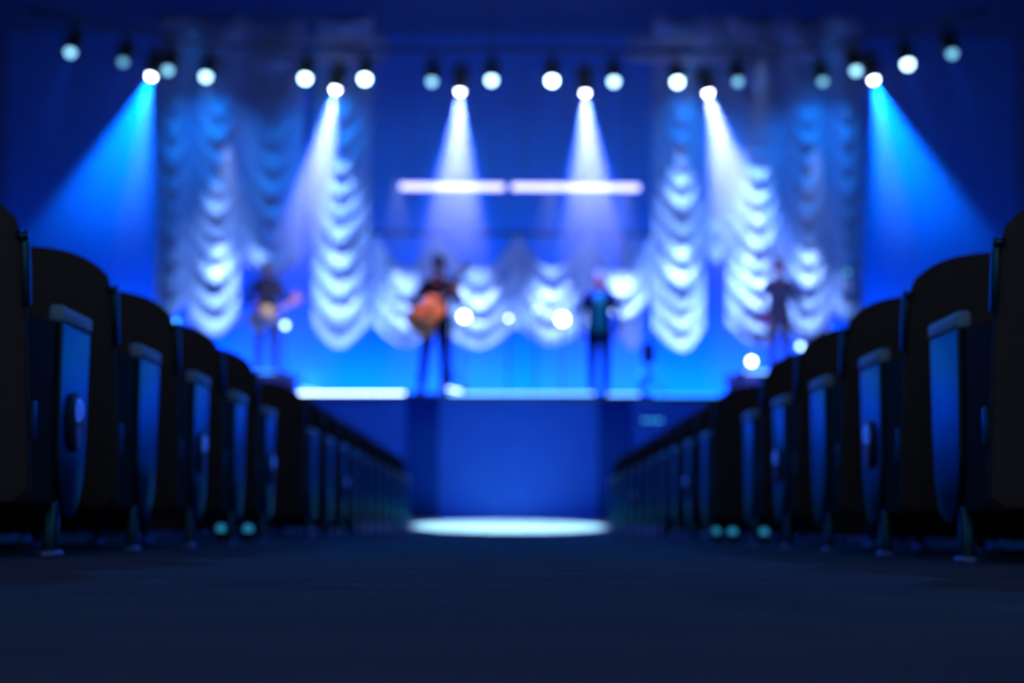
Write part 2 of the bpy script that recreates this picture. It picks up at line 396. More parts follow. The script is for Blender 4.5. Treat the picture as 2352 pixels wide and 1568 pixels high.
drape(1352, 1500, 534, 706, 110, 60, .0, 'short swag curtain above and right of the singer in teal shirt', phase=.3, fold=.26)
drape(1424, 1472, 534, 784, 26, 44, .2, 'small hanging tail of curtain beside the tripod stand', Y=28.3, fold=.14)
drape(1500, 1618, 34, 782, 100, 60, .2, 'tall bright swag curtain right of the tripod stand', phase=.4, fold=.25)
drape(1618, 1668, 34, 590, 60, 62, -.2, 'raised narrow swag curtain under the fifth big beam lamp', phase=.2, fold=.15)
drape(1668, 1800, 34, 776, 115, 56, .1, 'wide bright swag curtain left of the rightmost performer', phase=.5, fold=.27)
drape(1800, 1905, 34, 776, 95, 60, -.1, 'tall swag curtain behind the rightmost performer', phase=.15, fold=.22)
drape(1905, 1978, 34, 730, 50, 60, -.2, 'narrow swag curtain at the far right edge of the stage', phase=.6, fold=.16)
# pipe that carries the low middle drapes
p0 = at(826, 534, 28.03); p1 = at(1520, 538, 28.03); zc = p0.z
e = empty('curtain_pipe', (0, 28.03, p0.z), 'dark pipe carrying the low middle curtains', 'pipe')
bm = bmesh.new(); tube(bm, [(p0.x, 0, 0), (p1.x, 0, p1.z - p0.z)], .03); link_mesh('pipe', bm, M_black, e)
for f_ in (.02, .35, .65, .98):
    bm = bmesh.new(); x_ = p0.x + (p1.x - p0.x) * f_; tube(bm, [(x_, 0, 0), (x_, 0, 8.29 - p0.z)], .004, 6); link_mesh('cable', bm, M_black, e)
for nm_, a_, b_ in (('left', 355, 845), ('right', 1498, 1990)):
    q0 = at(a_, 60, 28.1); q1 = at(b_, 60, 28.1)
    e = empty('curtain_pipe', (0, 28.0, 7.85), 'high dark pipe carrying the tall %s curtains' % nm_, 'pipe')
    bm = bmesh.new(); tube(bm, [(q0.x, 0, 0), (q1.x, 0, 0)], .035); link_mesh('pipe', bm, M_black, e)
    for x_ in (q0.x + .2, (q0.x + q1.x) / 2, q1.x - .2):
        bm = bmesh.new(); tube(bm, [(x_, 0, 0), (x_, 0,   .44)], .006, 6); link_mesh('cable', bm, M_black, e)

# ---------------------------------------------------------------- lighting rig
def aim(loc, d):
    return Matrix.Translation(Vector(loc)) @ Vector(d).normalized().to_track_quat('-Z', 'Y').to_matrix().to_4x4()
def lamp_head(name, p, d, rl, m_lens, label, group, body=.17):
    e = bpy.data.objects.new(name, None); C.objects.link(e); e.location = p; e.matrix_world = Matrix.Translation(p)
    tag(e, label, 'stage light', group)
    A = aim((0, 0, 0), d)
    bm = bmesh.new(); lathe(bm, [(0, .30), (body * .45, .30), (body * .62, .22), (body * .62, .12), (body * .5, .02), (rl * 1.12, 0.0), (rl * 1.0, .012), (0, .014)], 24, A)
    flat(link_mesh('housing', bm, M_black, e))
    bm = bmesh.new(); lathe(bm, [(rl, .012), (rl * .96, -.2 * rl), (rl * .8, -.6 * rl), (rl * .45, -.9 * rl), (0, -1.0 * rl)], 24, A); link_mesh('lens', bm, m_lens, e)
    bm = bmesh.new(); yk = body * .75; up = A @ Vector((0, 0, .17))
    tube(bm, [up + Vector((-yk, 0, 0)), up + Vector((-yk, 0, .16)), up + Vector((yk, 0, .16)), up + Vector((yk, 0, 0))], .012, 8); link_mesh('yoke', bm, M_black, e)
    bm = bmesh.new(); box(bm, up + Vector((0, 0, .19)), (.06, .05, .07), .01); link_mesh('clamp', bm, M_black, e)
    return e
ZR = 5.63
def rig_pt(px, py, z):
    d = CAMROT.to_3x3() @ Vector((px - 1176.0, 784.0 - py, -F))
    return CAM + d * (z - CAM.z) / d.z
mains = [(348, 173, (-.34, .14, -1), 'leftmost', 44, 11), (771, 203, (-.21, .22, -1), 'second', 34, 24), (1057, 207, (-.05, .42, -1), 'third', 38, 26),
         (1344, 210, (.07, .42, -1), 'fourth', 38, 26), (1626, 211, (.28, .22, -1), 'fifth', 38, 28), (2006, 181, (.34, .14, -1), 'rightmost', 44, 12)]
for i, (px, py, d, wn, cb, cw) in enumerate(mains):
    p = rig_pt(px, py, ZR)
    dv = Vector(d).normalized()
    lab = '%s of the six big white beam lamps on the curved pipe' % (wn if wn in ('leftmost', 'rightmost') else wn + ' from left')
    e = lamp_head('beam_lamp', p, d, .048, M_lens, lab, 'big beam lamps')
    outer = i in (0, 5)
    light('blue_beam', 'SPOT', p + dv * .07, p + dv * 3, 26000 if outer else 13000, (0.0, 0.12 if outer else 0.09, 1.0), .03, R(cb + 3), .45, e)
    light('white_beam', 'SPOT', p + dv * .07, p + dv * 3 + (Vector((.55, 0, 0)) if i == 0 else Vector((-.45, 0, 0)) if i == 5 else Vector((0, 0, 0))), 2200 if outer else 17000, (.50, .50, 1.0), .03, R(cw + 3), .4, e)
smalls = [(162, 120, .5, 'first'), (283, 142, .2, 'second'), (386, 161, .45, 'third'), (473, 176, .9, 'fourth'), (701, 180, 1.3, 'fifth'), (838, 181, 1.4, 'sixth'),
          (992, 187, .5, 'seventh'), (1129, 184, 1.0, 'eighth'), (1268, 185, 1.5, 'ninth'), (1410, 187, .9, 'tenth'), (1556, 188, 1.3, 'eleventh'), (1695, 187, .35, 'twelfth'),
          (1890, 187, .3, 'thirteenth'), (1966, 162, .6, 'fourteenth'), (2085, 147, 1.1, 'fifteenth'), (2187, 123, .35, 'sixteenth')]
pipe_pts = []
for i, (px, py, b, wn) in enumerate(smalls):
    p = rig_pt(px, py, ZR + .02)
    pipe_pts.append(p + Vector((0, .05, .42)))
    x = (px - 1176) / 1176
    m = mat('lens_small_%d' % round(b * 100), (1, 1, 1), .2, emit=7 * b * b + .8, ecol=(.12 + .45 * min(1, b * .7), .62 + .25 * min(1, b * .7), 1.0))
    d = (.1 * x, -.6, -1)
    e = lamp_head('par_lamp', p, d, .05 + .012 * min(b, 1), m, '%s from left of the sixteen smaller round lamps on the curved pipe' % wn, 'smaller lamps on the curved pipe', .14)
    dv = Vector(d).normalized()
    light('par_beam', 'SPOT', p + dv * .08, p + dv * 3, 160 + 160 * b, (0.0, 0.09, 1.0), .03, R(24), 1.0, e)
e = empty('lighting_pipe', (0, 22, ZR + .44), 'dark curved pipe carrying all the stage lamps', 'pipe')
pts = [Vector((q.x, q.y - 22, 0)) for q in pipe_pts]
bm = bmesh.new(); tube(bm, [pts[0] + (pts[0] - pts[1]) * .8] + pts + [pts[-1] + (pts[-1] - pts[-2]) * .8], .024, 10); link_mesh('pipe', bm, M_black, e)
for k in (1, 4, 7, 8, 11, 14):
    bm = bmesh.new(); tube(bm, [pts[k], pts[k] + Vector((0, 0, 8.29 - ZR - .44))], .005, 6); link_mesh('cable', bm, M_black, e)

def truss(px0, px1, py, Y, lab):
    a = at(px0, py, Y); b = at(px1, py, Y); L = b.x - a.x
    e = empty('lighting_truss', ((a.x + b.x) / 2, Y, a.z), lab, 'truss', 'aluminium trusses above the stage')
    h = .26
    for sy in (-.13, .13):
        for sz in (0, -h):
            bm = bmesh.new(); tube(bm, [(-L / 2, sy, sz), (L / 2, sy, sz)], .025, 10); link_mesh('chord', bm, M_alu, e)
    bm = bmesh.new(); n = int(L / .26)
    for k in range(n):
        xa = -L / 2 + L * k / n; xb = -L / 2 + L * (k + 1) / n
        for sy in (-.13, .13):
            tube(bm, [(xa, sy, 0 if k % 2 else -h), (xb, sy, -h if k % 2 else 0)], .010, 6)
        tube(bm, [(xa, -.13, 0), (xa, .13, 0)], .010, 6); tube(bm, [(xa, -.13, -h), (xa, .13, -h)], .010, 6)
    link_mesh('lattice', bm, M_alu, e)
    for x_ in (-L * .4, L * .4):
        bm = bmesh.new(); tube(bm, [(x_, 0, 0), (x_, 0, 8.29 - a.z)], .008, 6); link_mesh('cable', bm, M_black, e)
truss(590, 890, 90, 25.0, 'faint aluminium truss high above the left half of the stage')
truss(1440, 1790, 92, 25.0, 'faint aluminium truss high above the right half of the stage')

def batten(px0, px1, py, Y, n, lab):
    a = at(px0, py, Y); b = at(px1, py, Y); L = b.x - a.x
    e = empty('led_batten', ((a.x + b.x) / 2, Y, a.z), lab, 'light bar', 'glowing bars hung across the stage')
    bm = bmesh.new(); box(bm, (0, .03, 0), (L, .05, .07), .01); link_mesh('housing', bm, M_black, e)
    for k in range(n):
        x = -L / 2 + L * (k + .5) / n
        bm = bmesh.new(); ellipsoid(bm, (x, -.01, 0), (.046, .03, .052), None, 12, 8); link_mesh('bulb', bm, M_led, e)
    for x in (-L * .4, L * .4):
        bm = bmesh.new(); tube(bm, [(x, .03, .03), (x, .03, 8.29 - a.z)], .004, 6); link_mesh('cable', bm, M_black, e)
batten(920, 1157, 428, 25.0, 20, 'left glowing lavender light bar hung mid stage')
batten(1176, 1468, 429, 25.0, 24, 'right glowing lavender light bar hung mid stage')

# ---------------------------------------------------------------- stage edge
def tube_glint(px0, px1, py, Y, m, lab, r=.010, dy=0):  # glowing tubes put in for light caught by stage lip and monitor tops
    a = at(px0, py, Y); b = at(px1, py + dy, Y); c = (a + b) / 2
    e = empty('edge_glint', c, lab, 'glint', 'glints along the stage edge')
    bm = bmesh.new(); tube(bm, [a - c, b - c], r, 10); link_mesh('glow_tube', bm, m, e)
    bm = bmesh.new()
    for q in (a - c, b - c):
        s = (q).normalized(); tube(bm, [q - s * .002, q + s * .02], r * 1.3, 10)
    link_mesh('end_cap', bm, M_black, e)
    return e
YL = YS - .03
tube_glint(682, 930, 903, YL, M_edge, 'bright white glint on the stage edge left of the guitarist', .0105)
tube_glint(1030, 1365, 904, YL, M_edge2, 'blue white glint on the stage edge between guitarist and singer', .0105)
tube_glint(1395, 1470, 906, YL, M_edge2, 'short blue glint on the stage edge right of the singer', .009)
tube_glint(1500, 1650, 908, YL, M_edge3, 'dim blue glint on the stage edge at far right', .0105)
tube_glint(692, 745, 893, YS + .25, M_edge2, 'short slanted glint above the left edge glint', .010, 9)
tube_glint(1028, 1060, 892, YS + .25, M_edge, 'short slanted glint by the guitarist right foot', .008, 7)
for px_, wd, lb_ in ((972, .40, 'dark blue shadow band on the stage front under the orange guitar'), (1412, .42, 'dark blue shadow band on the stage front under the singer')):  # bands coloured and shaped as the performers' shadows on the stage front
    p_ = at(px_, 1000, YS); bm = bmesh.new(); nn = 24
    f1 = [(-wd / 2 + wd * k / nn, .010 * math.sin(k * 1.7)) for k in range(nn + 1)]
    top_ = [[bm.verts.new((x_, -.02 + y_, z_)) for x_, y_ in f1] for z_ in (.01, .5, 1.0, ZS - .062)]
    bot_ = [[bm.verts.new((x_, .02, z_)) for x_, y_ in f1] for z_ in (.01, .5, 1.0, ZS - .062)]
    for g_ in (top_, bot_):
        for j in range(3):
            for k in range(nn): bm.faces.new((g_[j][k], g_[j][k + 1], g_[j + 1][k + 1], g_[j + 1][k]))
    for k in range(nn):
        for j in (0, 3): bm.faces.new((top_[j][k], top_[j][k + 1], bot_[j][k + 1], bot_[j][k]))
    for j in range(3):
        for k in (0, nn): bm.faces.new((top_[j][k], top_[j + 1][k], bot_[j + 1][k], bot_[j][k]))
    o = link_mesh('shadow_band', bm, M_strip); o.location = (p_.x, YS + .025, 0); tag(o, lb_, 'cloth', 'shadow bands on the stage front')
# small round sockets on the stage front
e = empty('socket_panel', at(1497, 965, YS + .036), 'small dark panel with glinting round sockets on the stage front', 'socket panel')
bm = bmesh.new(); box(bm, (0, 0, 0), (.34, .03, .10), .008); link_mesh('plate', bm, M_shell, e)
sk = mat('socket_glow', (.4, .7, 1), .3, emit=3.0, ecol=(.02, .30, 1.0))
for x in (-.10, -.03, .05, .11):
    bm = bmesh.new(); lathe(bm, [(.018, 0), (.018, .008), (.012, .012), (0, .012)], 16, Matrix.Translation((x, -.015, 0)) @ Matrix.Rotation(R(90), 4, 'X')); link_mesh('socket', bm, sk, e)

# risers at both sides
def riser(px0, px1, Y, lab, cap0, cap1):
    a = at(px0, 852, Y); b = at(px1, 852, Y); z1 = at((cap0 + cap1) / 2, 851, Y).z
    e = empty('stage_riser', ((a.x + b.x) / 2, Y + 1.1, ZS), lab, 'riser', 'side risers on the stage')
    L = b.x - a.x; h = z1 - ZS
    bm = bmesh.new(); box(bm, (0, 0, h - .03), (L, 2.2, .06), .01); link_mesh('platform', bm, M_deck, e)
    bm = bmesh.new(); box(bm, (0, 0, (h - .06) / 2), (L - .1, 2.1, h - .06), .01); link_mesh('skirt', bm, M_strip, e)
    c0 = at(cap0, 851, Y).x - (a.x + b.x) / 2; c1 = at(cap1, 851, Y).x - (a.x + b.x) / 2
    bm = bmesh.new(); tube(bm, [(c0, -1.12, h - .02), (c1, -1.12, h - .02)], .010, 8); link_mesh('edge_strip', bm, M_edge3 if px0 < 1000 else M_edge2, e)
    return z1
ZRI = riser(380, 650, 25.2, 'dark raised platform under the leftmost guitarist', 578, 636)
riser(1702, 1990, 25.2, 'dark raised platform under the rightmost performer', 1712, 1765)

# ---------------------------------------------------------------- stage lamps and stands
def stand_lamp(px, py, Y, r, m, lab, base_z=None, name='stage_lamp', group='round lamps standing on the stage'):
    p = at(px, py, Y); bz = ZS if base_z is None else base_z
    e = empty(name, (p.x, Y, bz), lab, 'stage lamp', group); h = p.z - bz
    bm = bmesh.new(); lathe(bm, [(0, 0), (.14, 0), (.14, .015), (.03, .03), (0, .03)], 24); flat(link_mesh('base', bm, M_black, e))
    bm = bmesh.new(); tube(bm, [(0, 0.02, .02), (0, 0.02, h - r)], .012, 10); link_mesh('pole', bm, M_black, e)
    bm = bmesh.new(); lathe(bm, [(0, .10), (r * .6, .09), (r * 1.15, .0), (r * 1.15, -.02), (r * 1.02, -.02), (r * 1.0, 0), (0, .005)], 24, Matrix.Translation((0, 0, h)) @ Matrix.Rotation(R(-90), 4, 'X')); link_mesh('housing', bm, M_black, e)
    bm = bmesh.new(); ellipsoid(bm, (0, -.01, h), (r, r * .5, r), None, 20, 12); link_mesh('lens', bm, m, e)
M_glow = mat('stage_lamp_glow', (1, 1, 1), .3, emit=14, ecol=(.8, .95, 1))
M_glow2 = mat('stage_lamp_glow_soft', (1, 1, 1), .3, emit=7, ecol=(.45, .8, 1))
M_glow3 = mat('stage_lamp_glow_blue', (1, 1, 1), .3, emit=3.5, ecol=(.08, .6, 1))
stand_lamp(1066, 727, 25.5, .062, M_glow, 'large bright round lamp on a stand just right of the orange guitar')
stand_lamp(1292, 733, 25.5, .072, M_glow, 'largest bright round lamp, left of the singer in teal shirt')
stand_lamp(1168, 731, 26.2, .022, M_glow, 'small bright round lamp on a stand at stage centre, lower of the two')
stand_lamp(1230, 712, 26.2, .020, M_glow2, 'small bright round lamp on a stand at stage centre, higher of the two')
stand_lamp(1726, 830, 24.6, .045, M_glow, 'bright round lamp low at the left corner of the right riser')
stand_lamp(1838, 795, 25.9, .040, M_glow2, 'round lamp on the right riser beside the rightmost performer', ZRI)
stand_lamp(655, 747, 26.3, .042, M_glow2, 'pale round lamp right of the pale guitar body')
stand_lamp(405, 740, 26.0, .035, M_glow3, 'blue round lamp low at the far left of the stage', ZRI)
stand_lamp(1945, 625, 26.6, .022, M_glow3, 'small blue round lamp high at the far right of the stage', ZRI)
stand_lamp(1940, 714, 26.2, .016, M_glow3, 'small blue round lamp low at the far right of the stage', ZRI)
stand_lamp(1470, 858, 23.6, .012, M_glow3, 'tiny blue round lamp beside the tripod stand')

def mic_stand(px, py_top, Y, lab, bz=None, mic=True, blob=False):
    bz = ZS if bz is None else bz
    p = at(px, py_top, Y); h = p.z - bz
    e = empty('microphone_stand', (p.x, Y, bz), lab, 'microphone stand', 'microphone stands on the stage')
    for k in range(3):
        a = R(90 + 120 * k + 20)
        bm = bmesh.new(); tube(bm, [(0, 0, .30), (.22 * math.cos(a), .22 * math.sin(a), .012)], .013, 8); lg = link_mesh('leg', bm, M_black, e)
    bm = bmesh.new(); tube(bm, [(0, 0, .10), (0, 0, h * .62)], .020, 10); link_mesh('pole', bm, M_black, e)
    bm = bmesh.new(); tube(bm, [(0, 0, h * .60), (0, 0, h)], .014, 10); link_mesh('upper_pole', bm, M_black, e)
    bm = bmesh.new(); ellipsoid(bm, (0, 0, h * .61), (.03, .03, .035)); link_mesh('clutch', bm, M_black, e)
    if mic:
        bm = bmesh.new(); tube(bm, [(0, .10, h + .01), (0, -.02, h + .0), (0, -.10, h - .02)], [.022, .014, .010], 12); mc = link_mesh('microphone', bm, M_black, e)
        bm = bmesh.new(); ellipsoid(bm, (0, .12, h + .012), (.026, .028, .026)); link_mesh('mesh_grille', bm, M_chrome, mc)
    if blob:
        bm = bmesh.new(); box(bm, (0, .03, h * .36), (.17, .09, .26), .02); link_mesh('junction_box', bm, M_black, e)
mic_stand(640, 655, 25.0, 'microphone stand in front of the leftmost guitarist with pale guitar')
mic_stand(1040, 645, 22.72, 'microphone stand beside the player with orange guitar')
mic_stand(1490, 640, 22.95, 'dark tripod stand with a small box, alone right of the singer', blob=True)

# ---------------------------------------------------------------- performers
def hand(bm, wrist, dirv, palm_n, curl=.5, s=1.0, thumb_side=1):
    """palm, four unequal bent fingers and a thumb; dirv: wrist to knuckles, palm_n: out of the palm"""
    w_ = Vector(wrist); d = Vector(dirv).normalized(); n = Vector(palm_n); n = (n - d * n.dot(d)).normalized(); a = d.cross(n).normalized() * thumb_side
    ellip = Matrix((a, d, n)).transposed()
    ellipsoid(bm, w_ + d * .045 * s, (.040 * s, .052 * s, .018 * s), ellip, 14, 10)
    for k, (off, ln) in enumerate(((.030, .072), (.010, .080), (-.011, .074), (-.030, .058))):
        b = w_ + d * .085 * s + a * off * s; dirn = d.copy(); rr = .0088 * s
        for j, fr in enumerate((.42, .33, .25)):
            c = curl * (j + .6) * .9
            dd = (d * math.cos(c) + n * math.sin(c)).normalized()
            e_ = b + dd * ln * fr * s; capsule(bm, b, e_, rr, rr * .9, 8); b = e_; rr *= .9
    b = w_ + d * .03 * s + a * .032 * s; t1 = b + (d * .6 + a * .7 + n * .25).normalized() * .040 * s
    capsule(bm, b, t1, .013 * s, .010 * s, 8); t2 = t1 + (d * .8 + a * .2 + n * .5).normalized() * .030 * s; capsule(bm, t1, t2, .010 * s, .0085 * s, 8)

def person(px, feet_z, Y, H, pose, lab, cols, rz=0.0, hair_style='short'):
    p = at(px, 800, Y)
    e = empty('person', (p.x, Y, feet_z), lab, 'person', None, 0)
    s = H / 1.78
    def V(x, y, z): return Vector((x * s, y * s, z * s))
    hy = pose.get('head_turn', 0)
    la, ra = pose['L'], pose['R']          # viewer right arm (person's left), viewer left arm
    lf, rf = pose['lf'], pose['rf']        # feet x offsets
    lean = pose.get('lean', 0)
    # ---- body
    bm = bmesh.new()
    ellipsoid(bm, V(0, .0, 1.00), (.155 * s, .105 * s, .12 * s)); ellipsoid(bm, V(0, 0, 1.15), (.14 * s, .095 * s, .16 * s))
    ellipsoid(bm, V(lean * .6, -.005, 1.32), (.165 * s, .105 * s, .17 * s)); capsule(bm, V(-.15 + lean, 0, 1.43), V(.15 + lean, 0, 1.43), .058 * s, .058 * s)
    capsule(bm, V(lean, .01, 1.44), V(lean, -.005, 1.57), .062 * s, .055 * s)
    hc = V(lean, -.02, 1.665)
    Rh = Matrix.Rotation(hy, 3, 'Z')
    def HV(x, y, z): return hc + Rh @ (Vector((x, y, z)) * s)
    ellipsoid(bm, HV(0, .012, .025), (.076 * s, .094 * s, .092 * s)); ellipsoid(bm, HV(0, -.028, -.045), (.056 * s, .062 * s, .062 * s))
    capsule(bm, HV(0, -.086, .012), HV(0, -.104, -.020), .008 * s, .013 * s, 10)        # nose
    ellipsoid(bm, HV(0, -.078, -.095), (.022 * s, .018 * s, .016 * s))                      # chin
    for q in (-1, 1):
        ellipsoid(bm, HV(q * .078, .012, -.002), (.010 * s, .018 * s, .030 * s))           # ears
        ellipsoid(bm, HV(q * .028, -.074, .022), (.024 * s, .014 * s, .007 * s))            # brow
    ellipsoid(bm, HV(0, -.083, -.050), (.024 * s, .010 * s, .006 * s)); ellipsoid(bm, HV(0, -.081, -.062), (.020 * s, .010 * s, .006 * s))  # lips
    sho = {1: V(.172 + lean, 0, 1.415), -1: V(-.172 + lean, 0, 1.42)}
    for q, arm in ((1, la), (-1, ra)):
        el = V(*arm['el']); wr = V(*arm['wr'])
        capsule(bm, sho[q], el, .050 * s, .038 * s); capsule(bm, el, wr, .038 * s, .024 * s)
        hand(bm, wr, arm['hd'], arm['hn'], arm.get('curl', .4), s * 1.02, arm.get('ts', 1))
    hipx = .09
    for q, f_ in ((1, lf), (-1, rf)):
        kn = V(q * hipx * .6 + f_[0] * .45, f_[1] * .4 - .02, .50); an = V(f_[0], f_[1] + .02, .09)
        capsule(bm, V(q * hipx, 0, .94), kn, .078 * s, .052 * s); capsule(bm, kn, an, .052 * s, .036 * s)
        capsule(bm, an, an + V(0, -.10, -.045), .034 * s, .028 * s)
    fused('body', bm, M_skin, e, .0065 * s, 4)
    # ---- eyes
    M_eye = mat('eye', (.6, .6, .6), .2)
    for q in (-1, 1):
        bm = bmesh.new(); ellipsoid(bm, HV(q * .028, -.078, .008), (.0125 * s, .009 * s, .008 * s)); link_mesh('eye', bm, M_eye, e)
    # ---- hair
    hm_ = mat(cols['hair_n'], cols['hair'], .8, spec=.1)
    bm = bmesh.new()
    if hair_style == 'full':
        ellipsoid(bm, HV(0, .028, .048), (.092 * s, .100 * s, .100 * s)); ellipsoid(bm, HV(0, .070, -.02), (.080 * s, .055 * s, .085 * s))
        ellipsoid(bm, HV(.03, -.045, .098), (.055 * s, .040 * s, .030 * s)); ellipsoid(bm, HV(-.03, -.04, .096), (.05 * s, .04 * s, .028 * s))
    elif hair_style == 'short':
        ellipsoid(bm, HV(0, .030, .045), (.082 * s, .092 * s, .088 * s)); ellipsoid(bm, HV(0, .062, -.01), (.070 * s, .05 * s, .06 * s))
        ellipsoid(bm, HV(0, -.03, .098), (.055 * s, .045 * s, .024 * s))
    else:
        ellipsoid(bm, HV(0, .055, .015), (.078 * s, .068 * s, .070 * s))
    fused('hair', bm, hm_, e, .008 * s, 3)
    # ---- jacket
    jm = mat(cols['top_n'], cols['top'], .85, bump=.2, nscale=80, spec=.08)
    bm = bmesh.new()
    ellipsoid(bm, V(0, .0, 1.00), (.188 * s, .130 * s, .13 * s)); ellipsoid(bm, V(lean * .3, 0, 1.14), (.172 * s, .122 * s, .17 * s))
    ellipsoid(bm, V(lean * .6, -.003, 1.31), (.195 * s, .130 * s, .165 * s)); capsule(bm, V(-.14 + lean, .004, 1.425), V(.14 + lean, .004, 1.425), .070 * s, .070 * s)
    if pose.get('long'): capsule(bm, V(-.08, 0, .86), V(.08, 0, .86), .115 * s, .115 * s)
    for q, arm in ((1, la), (-1, ra)):
        el = V(*arm['el']); wr = V(*arm['wr'])
        capsule(bm, sho[q] + V(0, 0, -.01), el, .062 * s, .050 * s); capsule(bm, el, wr + (el - wr) * .10, .050 * s, .038 * s)
    fused('jacket' if cols.get('shirt') else 'shirt', bm, jm, e, .010 * s, 5)
    if cols.get('shirt'):
        sm = mat(cols['shirt_n'], cols['shirt'], .8, spec=.1)
        bm = bmesh.new()
        ol = [(-.055, 1.47), (.055, 1.47), (.070, 1.30), (.062, 1.08), (.056, .93), (-.056, .93), (-.062, 1.08), (-.070, 1.30)]
        # shirt front follows the chest
        g = []
        for j in range(15):
            t = j / 14; z = .90 + .58 * t; hw = .060 + .014 * math.sin(t * PI); row = []
            for i in range(9):
                x = -hw + 2 * hw * i / 8
                dep = .138 + .002 * math.sin(t * 9) - .10 * (x ** 2) * 8 - max(0, t - .80) * .28
                row.append(bm.verts.new(V(x + lean * t, -dep, z)))
            g.append(row)
        for j in range(14):
            for i in range(8): bm.faces.new((g[j][i], g[j][i + 1], g[j + 1][i + 1], g[j + 1][i]))
        o = link_mesh('shirt_front', bm, sm, e); so = o.modifiers.new('thick', 'SOLIDIFY'); so.thickness = .02
    bm = bmesh.new()                                    # collar
    lathe(bm, [(.062 * s, 0), (.075 * s, .005 * s), (.066 * s, .05 * s), (.058 * s, .05 * s)], 20, Matrix.Translation(V(lean, .005, 1.475))); link_mesh('collar', bm, jm, e)
    # ---- trousers
    tm = mat(cols['leg_n'], cols['leg'], .85, bump=.2, nscale=80, spec=.08)
    bm = bmesh.new(); ellipsoid(bm, V(0, 0, .95), (.172 * s, .122 * s, .115 * s))
    for q, f_ in ((1, lf), (-1, rf)):
        kn = V(q * hipx * .6 + f_[0] * .45, f_[1] * .4 - .02, .50); an = V(f_[0], f_[1] + .02, .075)
        capsule(bm, V(q * hipx, 0, .90), kn, .096 * s, .068 * s); capsule(bm, kn, an, .068 * s, .056 * s)
    fused('trousers', bm, tm, e, .010 * s, 5)
    bm = bmesh.new(); lathe(bm, [(.0, -.018), (1, -.018), (1, .018), (0, .018)], 28, Matrix.Translation(V(0, 0, .985)) @ Matrix.Diagonal((.183 * s, .128 * s, s, 1))); link_mesh('belt', bm, M_black, e)
    for q, f_ in ((1, lf), (-1, rf)):
        bm = bmesh.new(); a = V(f_[0], f_[1], 0)
        ellipsoid(bm, a + V(q * .01, -.09, .040), (.046 * s, .13 * s, .038 * s)); ellipsoid(bm, a + V(0, .02, .055), (.042 * s, .065 * s, .055 * s))
        box(bm, a + V(q * .006, -.06, .010), (.085 * s, .27 * s, .020 * s), .006)
        fused('shoe', bm, M_black, e, .008 * s, 3)
    return e, s

def guitar_outline(kind):
    if kind == 'acoustic':
        half = [(-.245, 0), (-.243, .07), (-.215, .145), (-.15, .192), (-.08, .190), (-.01, .155), (.045, .126), (.10, .126), (.155, .142), (.20, .130), (.235, .085), (.245, .03)]
    else:
        half = [(-.20, 0), (-.197, .06), (-.165, .13), (-.10, .162), (-.03, .145), (.03, .112), (.08, .115), (.13, .135), (.19, .125), (.225, .095), (.215, .065), (.165, .045), (.13, .034)]
    pts = []
    n = len(half)
    for k in range(n - 1):
        p0, p1, p2, p3 = half[max(k - 1, 0)], half[k], half[k + 1], half[min(k + 2, n - 1)]
        for q in range(4):
            t = q / 4
            f = lambda a, b, c, d: .5 * (2 * b + (c - a) * t + (2 * a - 5 * b + 4 * c - d) * t * t + (3 * b - a - 3 * c + d) * t ** 3)
            pts.append((f(p0[1], p1[1], p2[1], p3[1]), f(p0[0], p1[0], p2[0], p3[0])))
    pts.append((half[-1][1], half[-1][0]))
    pts[0] = (0, half[0][0])
    return pts + [(-x, z) for x, z in pts[:0:-1]]
